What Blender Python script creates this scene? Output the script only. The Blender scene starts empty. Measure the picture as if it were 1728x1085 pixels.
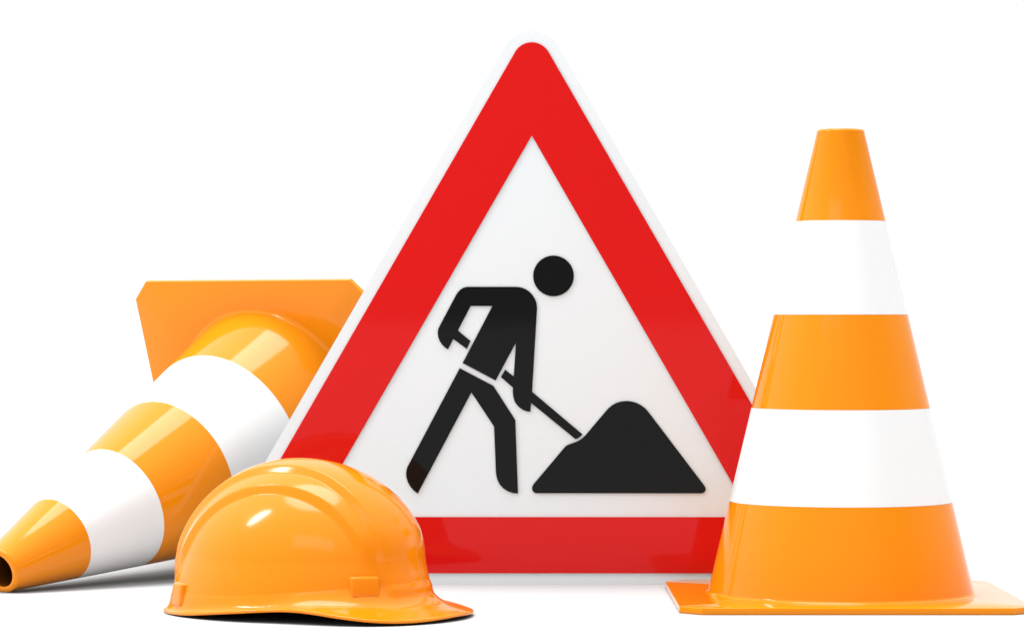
import bpy, bmesh, math
from mathutils import Vector, Matrix
from mathutils.geometry import tessellate_polygon

S = bpy.context.scene
COL = S.collection
PI = math.pi

# ------------------------------------------------------------------ helpers
def srgb(r, g, b):
    f = lambda c: (c/255/12.92) if c/255 <= .04045 else ((c/255+.055)/1.055)**2.4
    return (f(r), f(g), f(b), 1)

def smooth(a, b, x):
    t = min(1, max(0, (x-a)/(b-a)))
    return t*t*(3-2*t)

def lerp_table(tab, x):
    """smooth (cosine) interpolation in a table of (key, value)"""
    if x <= tab[0][0]: return tab[0][1]
    for (a, va), (b, vb) in zip(tab, tab[1:]):
        if x <= b:
            return va + (vb-va)*(x-a)/(b-a)
    return tab[-1][1]

def mesh_obj(name, verts, faces, mat, parent=None, smooth_deg=None, mats=None, midx=None):
    me = bpy.data.meshes.new(name)
    me.from_pydata([tuple(v) for v in verts], [], faces)
    for m in (mats or [mat]): me.materials.append(m)
    if midx: me.polygons.foreach_set('material_index', midx)
    bm = bmesh.new(); bm.from_mesh(me)
    bmesh.ops.recalc_face_normals(bm, faces=bm.faces)
    bm.to_mesh(me); bm.free()
    if smooth_deg is not None:
        me.polygons.foreach_set('use_smooth', [True]*len(me.polygons))
        me.set_sharp_from_angle(angle=math.radians(smooth_deg))
    me.update()
    o = bpy.data.objects.new(name, me); COL.objects.link(o)
    if parent: o.parent = parent
    return o

def thing(name, label, cat, group=None):
    o = bpy.data.objects.new(name, None); COL.objects.link(o)
    o.empty_display_size = .05
    o['label'] = label; o['category'] = cat
    if group: o['group'] = group
    return o

# ------------------------------------------------------------------ materials
def plastic(name, col, rough=.15, spec=.5, coat=0., bump=0., bscale=300, var=0.):
    m = bpy.data.materials.new(name); m.use_nodes = True
    nt = m.node_tree; b = nt.nodes['Principled BSDF']
    b.inputs['Base Color'].default_value = col
    b.inputs['Roughness'].default_value = rough
    b.inputs['Specular IOR Level'].default_value = spec
    b.inputs['Coat Weight'].default_value = coat
    b.inputs['Coat Roughness'].default_value = .03
    tc = nt.nodes.new('ShaderNodeTexCoord')
    if var:
        n = nt.nodes.new('ShaderNodeTexNoise'); n.inputs['Scale'].default_value = 9; n.inputs['Detail'].default_value = 3
        nt.links.new(tc.outputs['Object'], n.inputs['Vector'])
        mx = nt.nodes.new('ShaderNodeMix'); mx.data_type = 'RGBA'
        mx.inputs[6].default_value = tuple(c*(1-var) for c in col[:3])+(1,)
        mx.inputs[7].default_value = tuple(min(1, c*(1+var)) for c in col[:3])+(1,)
        nt.links.new(n.outputs['Fac'], mx.inputs[0]); nt.links.new(mx.outputs[2], b.inputs['Base Color'])
    if bump:
        n = nt.nodes.new('ShaderNodeTexNoise'); n.inputs['Scale'].default_value = bscale; n.inputs['Detail'].default_value = 2
        nt.links.new(tc.outputs['Object'], n.inputs['Vector'])
        bp = nt.nodes.new('ShaderNodeBump'); bp.inputs['Strength'].default_value = bump; bp.inputs['Distance'].default_value = .001
        nt.links.new(n.outputs['Fac'], bp.inputs['Height']); nt.links.new(bp.outputs['Normal'], b.inputs['Normal'])
    return m

ORANGE = (.885, .262, .0035, 1)
M_cone = plastic('orange_cone_plastic', ORANGE, .09, .24, var=.015)
M_inside = plastic('brown_shade_inside', (.16, .045, .002, 1), .4, .2)  # shade of the hollow cone put into the inner wall's colour
M_helmet = plastic('orange_helmet_plastic', (.885, .245, .003, 1), .13, .30, var=.015)
M_band = plastic('white_reflective_sheet', (.86, .86, .86, 1), .25, .4)
M_white = plastic('white_sign_sheet', (.825, .875, .90, 1), .05, .15)
M_red = plastic('red_sign_film', (.71, .009, .008, 1), .04, .17)
M_black = plastic('black_sign_film', (.0065, .0065, .0065, 1), .04, .13)
M_liner = plastic('black_liner_foam', (.008, .008, .008, 1), .6, .2)
M_ground = plastic('white_ground', (.57, .57, .57, 1), .9, .0)
M_metal = plastic('grey_sign_back', (.5, .5, .5, 1), .4, .5)

# ------------------------------------------------------------------ camera
HC = .3049            # camera height, m
F = 5514.             # focal length in pixels of the 1728 wide frame
cd = bpy.data.cameras.new('camera'); cam = bpy.data.objects.new('camera', cd); COL.objects.link(cam)
cam.location = (0, 0, HC); cam.rotation_euler = (PI/2, 0, 0)
cd.sensor_width = 36; cd.lens = F/1728*36
cd.shift_y = (531-542.5)/1728
cd.clip_start = .05; cd.clip_end = 1000
S.camera = cam

# ------------------------------------------------------------------ ground
g = mesh_obj('ground', [(-200, -100, 0), (200, -100, 0), (200, 300, 0), (-200, 300, 0)], [(0, 1, 2, 3)], M_ground)
g['kind'] = 'structure'; g['label'] = 'plain bright white studio floor under everything'

# ------------------------------------------------------------------ traffic cone
HT, W, CH, T = .503, .1809, .0223, .0071
def CR(z): return .119-.2366*(z-.1055)
NSEG = 192

def lathe(name, prof, mat, parent, smooth_deg=35, closed=False, mat2=None, i2=None):
    vs, fs = [], []
    n = len(prof)
    for k in range(NSEG):
        a = 2*PI*k/NSEG; c, s = math.cos(a), math.sin(a)
        vs += [(r*c, r*s, z) for r, z in prof]
    for k in range(NSEG):
        k2 = (k+1) % NSEG
        for i in range(n if closed else n-1):
            j = (i+1) % n
            fs.append((k*n+i, k*n+j, k2*n+j, k2*n+i))
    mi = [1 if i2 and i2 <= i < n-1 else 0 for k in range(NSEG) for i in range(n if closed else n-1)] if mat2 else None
    return mesh_obj(name, vs, fs, mat, parent, smooth_deg, [mat, mat2] if mat2 else None, mi)

def make_cone(label):
    root = thing('traffic_cone', label, 'traffic cone', 'orange and white traffic cones')
    # base plate: square with cut corners and a round recess, floor added to keep light out of the body
    corners = []
    for sx, sy in ((1, 1), (-1, 1), (-1, -1), (1, -1)):
        p = [(sx*W, sy*(W-CH)), (sx*(W-CH), sy*W)]
        if sx*sy < 0: p.reverse()
        corners += p
    angs = sorted(set([round(2*PI*k/160, 6) for k in range(160)] + [round(math.atan2(y, x) % (2*PI), 6) for x, y in corners]))
    def octo(a):
        c, s = math.cos(a), math.sin(a)
        t = W/max(abs(c), abs(s), 1e-9)
        t = min(t, (2*W-CH)/(abs(c)+abs(s)))
        return t*c, t*s
    d = .0011
    rings = []
    for kind, z, ins in (('h', 0, .0008), ('o', 0, d), ('o', d*.3, d*.3), ('o', d, 0), ('o', T-d, 0), ('o', T-d*.3, d*.3), ('o', T, d), ('h', T, .146), ('h', T, .128), ('h', .0012, .126), ('h', .0012, .0008)):
        if kind == 'o':
            rings.append([(octo(a)[0]*(1-ins/W), octo(a)[1]*(1-ins/W), z) for a in angs])
        else:
            rings.append([(ins*math.cos(a), ins*math.sin(a), z) for a in angs])
    n = len(angs); vs = [v for r in rings for v in r]; fs = []
    for q in range(len(rings)):
        q2 = (q+1) % len(rings)
        for i in range(n):
            j = (i+1) % n
            fs.append((q*n+i, q*n+j, q2*n+j, q2*n+i))
    mesh_obj('base_plate', vs, fs, M_cone, root, 30)
    # body: foot fillet, straight wall with grooves for the two bands, rolled top rim, inner wall
    zb = [.1055, .2055, .305, .4047]
    gd = .0014
    pr = []
    fr = .0052
    for k in range(9):                                   # foot fillet
        a = k/8*(PI/2-.232)
        pr.append((CR(T+fr)+.0004+fr*(1-math.sin(a)), T+.0001+fr*(1-math.cos(a))))
    pr.append((CR(.03), .03))
    for z0, z1 in ((zb[0], zb[1]), (zb[2], zb[3])):
        pr += [(CR(z0), z0), (CR(z0)-gd, z0+.00005), (CR(z1)-gd, z1-.00005), (CR(z1), z1)]
    er = .0034; ctop = HT-er
    rc = CR(ctop)-er*1.0
    for k in range(13):                                  # rolled rim
        a = -.2+k/12*(PI/2+.2)
        pr.append((rc+er*math.cos(a), ctop+er*math.sin(a)))
    wall = .0062
    ri = CR(HT)-wall
    pr += [(ri+.0014, HT), (ri+.0004, HT-.0005), (ri, HT-.0018)]
    pr += [(CR(.3)-wall, .3), (CR(T)-wall-.002, T+.0003)]
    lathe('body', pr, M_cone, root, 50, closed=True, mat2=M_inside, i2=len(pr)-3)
    for z0, z1 in ((zb[0], zb[1]), (zb[2], zb[3])):
        a, b = z0+.00012, z1-.00012
        bp = [(CR(a), a), (CR(b), b), (CR(b)-gd+.0003, b), (CR(a)-gd+.0003, a)]
        lathe('reflective_band', bp, M_band, root, 30, closed=True)
    return root

def copy_thing(root, label):
    r = root.copy(); COL.objects.link(r); r['label'] = label
    for ch in list(root.children):
        c = ch.copy(); COL.objects.link(c); c.parent = r
    return r

cone_up = make_cone('upright orange traffic cone with two white bands, right of the roadworks sign')
cone_up.location = (.3520, 3.5, 0)
cone_down = copy_thing(cone_up, 'orange traffic cone with two white bands lying on its side behind the hard hat')
head, el = math.radians(35.26), math.radians(17.5)
u = Vector((-math.sin(head)*math.cos(el), -math.cos(head)*math.cos(el), -math.sin(el)))
s = Vector((math.cos(head), -math.sin(head), 0))
nrm = u.cross(s)
base = Vector((-.2860, 3.9760, W*math.cos(el)+T*math.sin(el)+.0003))
cone_down.matrix_world = Matrix.Translation(base) @ Matrix((s, nrm, u)).transposed().to_4x4()

# ------------------------------------------------------------------ roadworks sign
DS = 3.699                                               # distance of the panel's front face
def sp(px, py):                                          # design coordinates -> metres on the sign face
    return ((px-864)*DS/F, HC-(py-531)*DS/F)

def arc(cx, cy, r, a0, a1, n=12, ry=None):
    ry = ry or r
    return [(cx+r*math.cos(math.radians(a0+(a1-a0)*k/n)), cy+ry*math.sin(math.radians(a0+(a1-a0)*k/n))) for k in range(n+1)]

def round_poly(pts, n=10):
    """pts: (x, y, radius) polygon with rounded corners"""
    out = []; m = len(pts)
    for i in range(m):
        x, y, r = pts[i]
        if r <= 0: out.append((x, y)); continue
        p = Vector((x, y)); a = Vector(pts[i-1][:2])-p; b = Vector(pts[(i+1) % m][:2])-p
        a.normalize(); b.normalize()
        half = a.angle(b)/2
        dist = r/math.tan(half); c = p+(a+b).normalized()*(r/math.sin(half))
        t0 = p+a*dist-c; t1 = p+b*dist-c
        a0 = math.atan2(t0.y, t0.x); da = math.atan2(t1.y, t1.x)-a0
        while da > PI: da -= 2*PI
        while da < -PI: da += 2*PI
        out += [(c.x+r*math.cos(a0+da*k/n), c.y+r*math.sin(a0+da*k/n)) for k in range(n+1)]
    return out

def slab(name, loops, y0, y1, mat, parent):
    """flat plate from outline loops (design px); front at depth y0, back at y1"""
    pts = [[sp(*p) for p in lp] for lp in loops]
    flat = [p for lp in pts for p in lp]; N = len(flat)
    tris = tessellate_polygon([[Vector((x, z, 0)) for x, z in lp] for lp in pts])
    vs = [(x, y0, z) for x, z in flat]+[(x, y1, z) for x, z in flat]
    fs = [tuple(t) for t in tris]+[tuple(i+N for i in t) for t in tris]
    off = 0
    for lp in pts:
        m = len(lp)
        for i in range(m):
            j = (i+1) % m
            fs.append((off+i, off+j, off+j+N, off+i+N))
        off += m
    return mesh_obj(name, vs, fs, mat, parent, 30)

sign = thing('roadworks_sign', 'red bordered triangular roadworks sign with black digging worker and dirt pile', 'road sign')
AX = 897.4; K = math.tan(math.radians(30))
def tri(apex, bottom, r):
    h = (bottom-apex)*K
    return round_poly([(AX, apex, r), (AX+h, bottom, r), (AX-h, bottom, r)], 24) if r else [(AX, apex), (AX+h, bottom), (AX-h, bottom)]
REL = .0016
slab('panel', [tri(.3, 985.5, 52.5)], DS, DS+.009, M_white, sign)
slab('red_border', [tri(39.6, 966.6, 32.6), tri(229.3, 872, 0)], DS-REL, DS-.0001, M_red, sign)
z5 = lambda X, Y: (680+X/4.52, 420+Y/4.52)
z6 = lambda X, Y: (680+X/4.52, 600+Y/4.52)
z7 = lambda X, Y: (880+X/4.932, 640+Y/4.932)
# upper body, arms and shovel
body = []
body += [z5(*p) for p in ((285, 578), (405, 352), (418, 332), (436, 313), (458, 298), (485, 290), (868, 290), (903, 295), (937, 308), (966, 328), (990, 354), (1008, 384), (1019, 414), (1023, 450))]
body += [z6(985, 275)]
body += [(983.0, 732.6), (979.5, 736.4), (975.5, 739.2), (971.2, 740.8)]
body += [z6(978, 361), z6(972, 428)]
body += [z6(*p) for p in ((945, 424), (917, 414), (890, 397), (866, 372), (850, 344), (841, 312), (838, 280), (838, 243), (747, 163), (780, 107), (845, 158))]
body += [z5(861, 716), z5(707, 1003), z5(455, 870), z5(682, 436), z5(517, 436), z5(419, 622), z5(515, 701), z5(487, 763), z5(384, 687), z5(343, 766)]
body += [z5(*p) for p in ((318, 750), (296, 727), (279, 700), (268, 669), (265, 640), (269, 610))]
wk = slab('worker_pictogram', [body], DS-REL, DS-.0001, M_black, sign)
slab('head', [arc(934, 465.8, 34.3, 0, 354, 59)], DS-REL, DS-.0001, M_black, wk)
legs = [z6(*p) for p in ((433, 95), (690, 230), (857, 490), (878, 1050), (838, 1046), (800, 1033), (764, 1010), (736, 978), (718, 940), (709, 895), (695, 540), (522, 280), (113, 1050), (83, 1028), (57, 998), (37, 962), (26, 925), (24, 890), (32, 852), (50, 818))]
slab('legs', [legs], DS-REL, DS-.0001, M_black, wk)
pile = [z7(*p) for p in ((125, 946), (108, 942), (95, 930), (88, 913), (88, 897), (94, 880), (105, 865), (360, 563), (375, 550), (392, 541), (450, 521), (478, 508), (505, 490), (530, 467), (700, 266), (725, 238), (757, 213), (790, 195), (830, 184), (875, 179), (920, 184), (960, 196), (995, 214), (1027, 238), (1053, 266), (1518, 878), (1529, 896), (1533, 913), (1528, 930), (1515, 942), (1495, 947))]
slab('dirt_pile_pictogram', [pile], DS-REL, DS-.0001, M_black, sign)

# ------------------------------------------------------------------ hard hat
hat = thing('hard_hat', 'glossy orange hard hat with ridged crown, in front of the sign and lying cone', 'hard hat')
A_, B_, ZT, NP = .1320, .1005, .1484, 2.03
def rbase(th): return 1/math.sqrt((math.cos(th)/A_)**2+(math.sin(th)/B_)**2)
E_TAB = [(0, .0500), (15, .0510), (28, .0520), (36, .047), (44, .038), (52, .027), (60, .019), (68, .0145), (76, .012), (90, .0130), (130, .0135), (180, .0165)]
ZE_TAB = [(0, .0080), (15, .0056), (28, .0054), (40, .0086), (50, .0128), (60, .0155), (70, .0150), (85, .0130), (105, .0098), (130, .0050), (150, .0036), (180, .0032)]
ZB_TAB = [(0, .038), (28, .036), (60, .031), (90, .0265), (180, .019)]
def tab(t, th):
    d = abs(math.degrees(th)); d = 360-d if d > 180 else d
    # soften the table by averaging neighbours
    return sum(lerp_table(t, abs(d+o) if d+o <= 180 else 360-d-o)*w for o, w in ((-8, .15), (-4, .2), (0, .3), (4, .2), (8, .15)))
def flare(z): return 1+.10*max(0., (.060-z)/.060)**1.3
NT, ND, NB = 720, 220, 40
def dome_pt(th, q):
    ph = q*PI/2
    rho = math.sin(ph)**(2/NP); zc = max(0., math.cos(ph))**(2/NP)
    r = rbase(th)*rho; zb = tab_zb[th]
    z = zb+(ZT-zb)*zc; r *= flare(z)
    return Vector((r*math.cos(th), r*math.sin(th), z))
ths = [2*PI*k/NT-PI for k in range(NT)]
tab_zb = {t: tab(ZB_TAB, t) for t in ths}; tab_e = {t: tab(E_TAB, t) for t in ths}; tab_ze = {t: tab(ZE_TAB, t) for t in ths}
grid = []
for i in range(ND):
    q = ((i+1)/ND)
    q = q if q < 1 else .9999
    grid.append([dome_pt(t, q) for t in ths])
for i in range(1, NB+1):
    tt = i/NB; row = []
    h00 = 2*tt**3-3*tt**2+1; h10 = tt**3-2*tt**2+tt; h01 = -2*tt**3+3*tt**2; h11 = tt**3-tt**2
    for t in ths:
        fw = smooth(.2, .9, math.cos(t))
        r0, z0 = rbase(t)*flare(tab_zb[t]), tab_zb[t]; r1, z1 = rbase(t)+tab_e[t], tab_ze[t]
        L = math.hypot(r1-r0, z1-z0)
        r = h00*r0+h10*L*(.42+.2*fw)+h01*r1+h11*L*(.9+.3*fw)
        z = h00*z0-h10*L*(1.15+.25*fw)+h01*z1-h11*L*.42
        row.append(Vector((r*math.cos(t), r*math.sin(t), z)))
    grid.append(row)
NR = len(grid)
apex = Vector((0, 0, ZT))
def normals(grid):
    out = []
    for i in range(NR):
        row = []
        for k in range(NT):
            a = grid[i-1][k] if i else apex
            b = grid[min(i+1, NR-1)][k]
            t = grid[i][(k+1) % NT]-grid[i][k-1]
            row.append((b-a).cross(t).normalized()*1.0)
        out.append(row)
    return out
nm = normals(grid)
if nm[0][0].z < 0: nm = [[-v for v in r] for r in nm]
def ramp(a, b, x):
    t = min(1, max(0, (x-a)/(b-a)))
    return .1*t*t*(3-2*t)+.9*t
def ridge(p, i):
    y, x, z = abs(p.y), p.x, p.z
    q = (i+1)/ND if i < ND else 1+(i-ND+1)/NB
    y1 = .033+.010*smooth(.02, .125, x); y2 = .0570
    wdt = .0034
    s1 = 1-ramp(y2-wdt, y2+wdt, y)
    s2 = 1-ramp(y1-wdt, y1+wdt, y)
    if x > 0:
        f1 = smooth(.045, .088, z); f2 = (1-smooth(1.06, 1.24, q))*(1-.4*smooth(.55, 1., q))
    else:
        f1 = smooth(.03, .07, z); f2 = smooth(.02, .05, z)
    return .0052*s1*f1+.0052*s2*f2
grid = [[grid[i][k]+nm[i][k]*ridge(grid[i][k], i) for k in range(NT)] for i in range(NR)]
apex = apex+Vector((0, 0, .0104))
nm = normals(grid)
if nm[0][0].z < 0: nm = [[-v for v in r] for r in nm]
TH = .0032
zmin = min((grid[-1][k]-nm[-1][k]*TH).z for k in range(NT))
def hat_mesh():
    vs = [apex]; fs = []
    rows = [r for r in grid]
    lip = []
    for j in range(1, 9):                                # rolled edge
        be = PI*j/8; row = []
        for k in range(NT):
            n = nm[-1][k]; t = (grid[-1][k]-grid[-2][k]); t = (t-n*t.dot(n)).normalized()
            row.append(grid[-1][k]+(t*math.sin(be)+n*(math.cos(be)-1))*(TH/2))
        lip.append(row)
    rows = rows+lip
    rows += [[grid[i][k]-nm[i][k]*TH for k in range(NT)] for i in range(NR-2, NR-12, -2)]
    rows += [[grid[i][k]-nm[i][k]*TH for k in range(NT)] for i in range(NR-12, 20, -8)]
    for r in rows: vs += r
    for k in range(NT): fs.append((0, 1+k, 1+(k+1) % NT))
    for i in range(len(rows)-1):
        for k in range(NT):
            k2 = (k+1) % NT
            fs.append((1+i*NT+k, 1+(i+1)*NT+k, 1+(i+1)*NT+k2, 1+i*NT+k2))
    last = 1+(len(rows)-1)*NT
    vs.append(sum(rows[-1], Vector())/NT); c = len(vs)-1
    for k in range(NT): fs.append((last+(k+1) % NT, last+k, c))
    return [v-Vector((0, 0, zmin-.0002)) for v in vs], fs
vs, fs = hat_mesh()
shell = mesh_obj('shell', vs, fs, M_helmet, hat, 60)
# black liner inside the shell
idx = list(range(NR-4, 20, -6))
lv = [grid[i][k]-nm[i][k]*(TH+.0012)-Vector((0, 0, zmin-.0002)) for i in idx for k in range(0, NT, 4)]
n4 = NT//4; lf = []
for i in range(len(idx)-1):
    for k in range(n4):
        lf.append((i*n4+k, (i+1)*n4+k, (i+1)*n4+(k+1) % n4, i*n4+(k+1) % n4))
lv.append(sum(lv[-n4:], Vector())/n4)
for k in range(n4): lf.append(((len(idx)-1)*n4+k, (len(idx)-1)*n4+(k+1) % n4, len(lv)-1))
mesh_obj('inner_liner', lv, lf, M_liner, hat, 60)
# accessory lugs
def lug(deg, w, h, dz, out):
    th = math.radians(deg)
    i = min(range(ND), key=lambda i: abs(grid[i][0 if False else int((th+PI)/(2*PI)*NT) % NT].z-zmin-dz))
    k = int((th+PI)/(2*PI)*NT) % NT
    p = grid[i][k]-Vector((0, 0, zmin)); n = nm[i][k].copy(); n.z *= .35; n.normalize()
    up = Vector((0, 0, 1)); up = (up-n*up.dot(n)).normalized(); sd = up.cross(n)
    bm = bmesh.new()
    vsb = []
    for d, sw, st, sb in ((-.008, 1.1, 1.0, 1.0), (out, .93, .84, .92)):
        vsb.append([bm.verts.new(p+n*d+sd*(w/2*a*sw)+up*(h/2*b*(st if b > 0 else sb))) for a, b in ((-1, -1), (1, -1), (1, 1), (-1, 1))])
    bm.faces.new(vsb[1]); bm.faces.new(vsb[0][::-1])
    for a in range(4):
        b = (a+1) % 4
        bm.faces.new((vsb[0][a], vsb[0][b], vsb[1][b], vsb[1][a]))
    bmesh.ops.bevel(bm, geom=bm.edges[:]+bm.verts[:], offset=.0032, segments=5, profile=.55, affect='EDGES')
    bmesh.ops.recalc_face_normals(bm, faces=bm.faces)
    me = bpy.data.meshes.new('lug'); bm.to_mesh(me); bm.free(); me.materials.append(M_helmet)
    me.polygons.foreach_set('use_smooth', [True]*len(me.polygons))
    o = bpy.data.objects.new('accessory_lug', me); COL.objects.link(o); o.parent = hat
for sgn, d1 in ((-1, 29), (1, 33)):
    lug(d1*sgn, .031, .024, .0350, .0038)
    lug(142*sgn, .026, .026, .0215, .0036)
HA = math.radians(-27)
hat.location = (-.2165, 3.34, 0); hat.rotation_euler = (0, 0, HA)

# ------------------------------------------------------------------ light: white studio surround and soft lamps
w = bpy.data.worlds.new('World'); S.world = w; w.use_nodes = True
nt = w.node_tree; bg = nt.nodes['Background']
tc = nt.nodes.new('ShaderNodeTexCoord'); sx = nt.nodes.new('ShaderNodeSeparateXYZ')
nt.links.new(tc.outputs['Generated'], sx.inputs[0])
def mrange(src, a, b, c, d):
    n = nt.nodes.new('ShaderNodeMapRange'); n.interpolation_type = 'SMOOTHSTEP'
    for k, v in zip((1, 2, 3, 4), (a, b, c, d)): n.inputs[k].default_value = v
    nt.links.new(src, n.inputs[0]); return n.outputs[0]
def math_(op, a, b):
    n = nt.nodes.new('ShaderNodeMath'); n.operation = op
    nt.links.new(a, n.inputs[0]); nt.links.new(b, n.inputs[1]); return n.outputs[0]
front = mrange(sx.outputs['Y'], -.75, .25, .43, 1.06)
top = mrange(sx.outputs['Z'], .1, 1., 0., .8)
left = mrange(sx.outputs['X'], -1., .1, .10, 0.)
right = mrange(sx.outputs['X'], .2, .9, 0., -.32)
side = math_('ADD', left, right)
nt.links.new(math_('ADD', math_('ADD', front, side), top), bg.inputs['Strength'])
bg.inputs['Color'].default_value = (1, 1, 1, 1)

def area(name, loc, target, sx_, sy_, power, roll=0):
    l = bpy.data.lights.new(name, 'AREA'); l.shape = 'ELLIPSE' if sx_ < .3 else 'RECTANGLE'; l.size = sx_; l.size_y = sy_; l.energy = power
    o = bpy.data.objects.new(name, l); COL.objects.link(o); o.location = loc
    d = Vector(target)-Vector(loc)
    o.rotation_euler = (d.to_track_quat('-Z', 'Y') @ Matrix.Rotation(roll, 3, 'Z').to_quaternion()).to_euler()
    return o
sl = bpy.data.lights.new('overhead_light', 'SUN'); sl.energy = 2.2; sl.angle = math.radians(33)
so = bpy.data.objects.new('overhead_light', sl); COL.objects.link(so)
so.location = (-.3, 3.5, 3)
so.rotation_euler = (Vector((.10, -.02, -1))).to_track_quat('-Z', 'Y').to_euler()
area('left_strip_light', (-1.62, 3.1, 1.62), (-.25, 3.26, .11), .20, .62, 14)
area('front_softbox', (-.65, 1.0, 1.95), (0, 3.5, .3), 1.7, .6, 5)

S.render.engine = 'CYCLES'
S.view_settings.view_transform = 'Standard'; S.view_settings.look = 'None'
S.view_settings.exposure = 0; S.view_settings.gamma = 1; S.view_settings.use_curve_mapping = False
S.cycles.use_denoising = True
S.cycles.diffuse_bounces = 1
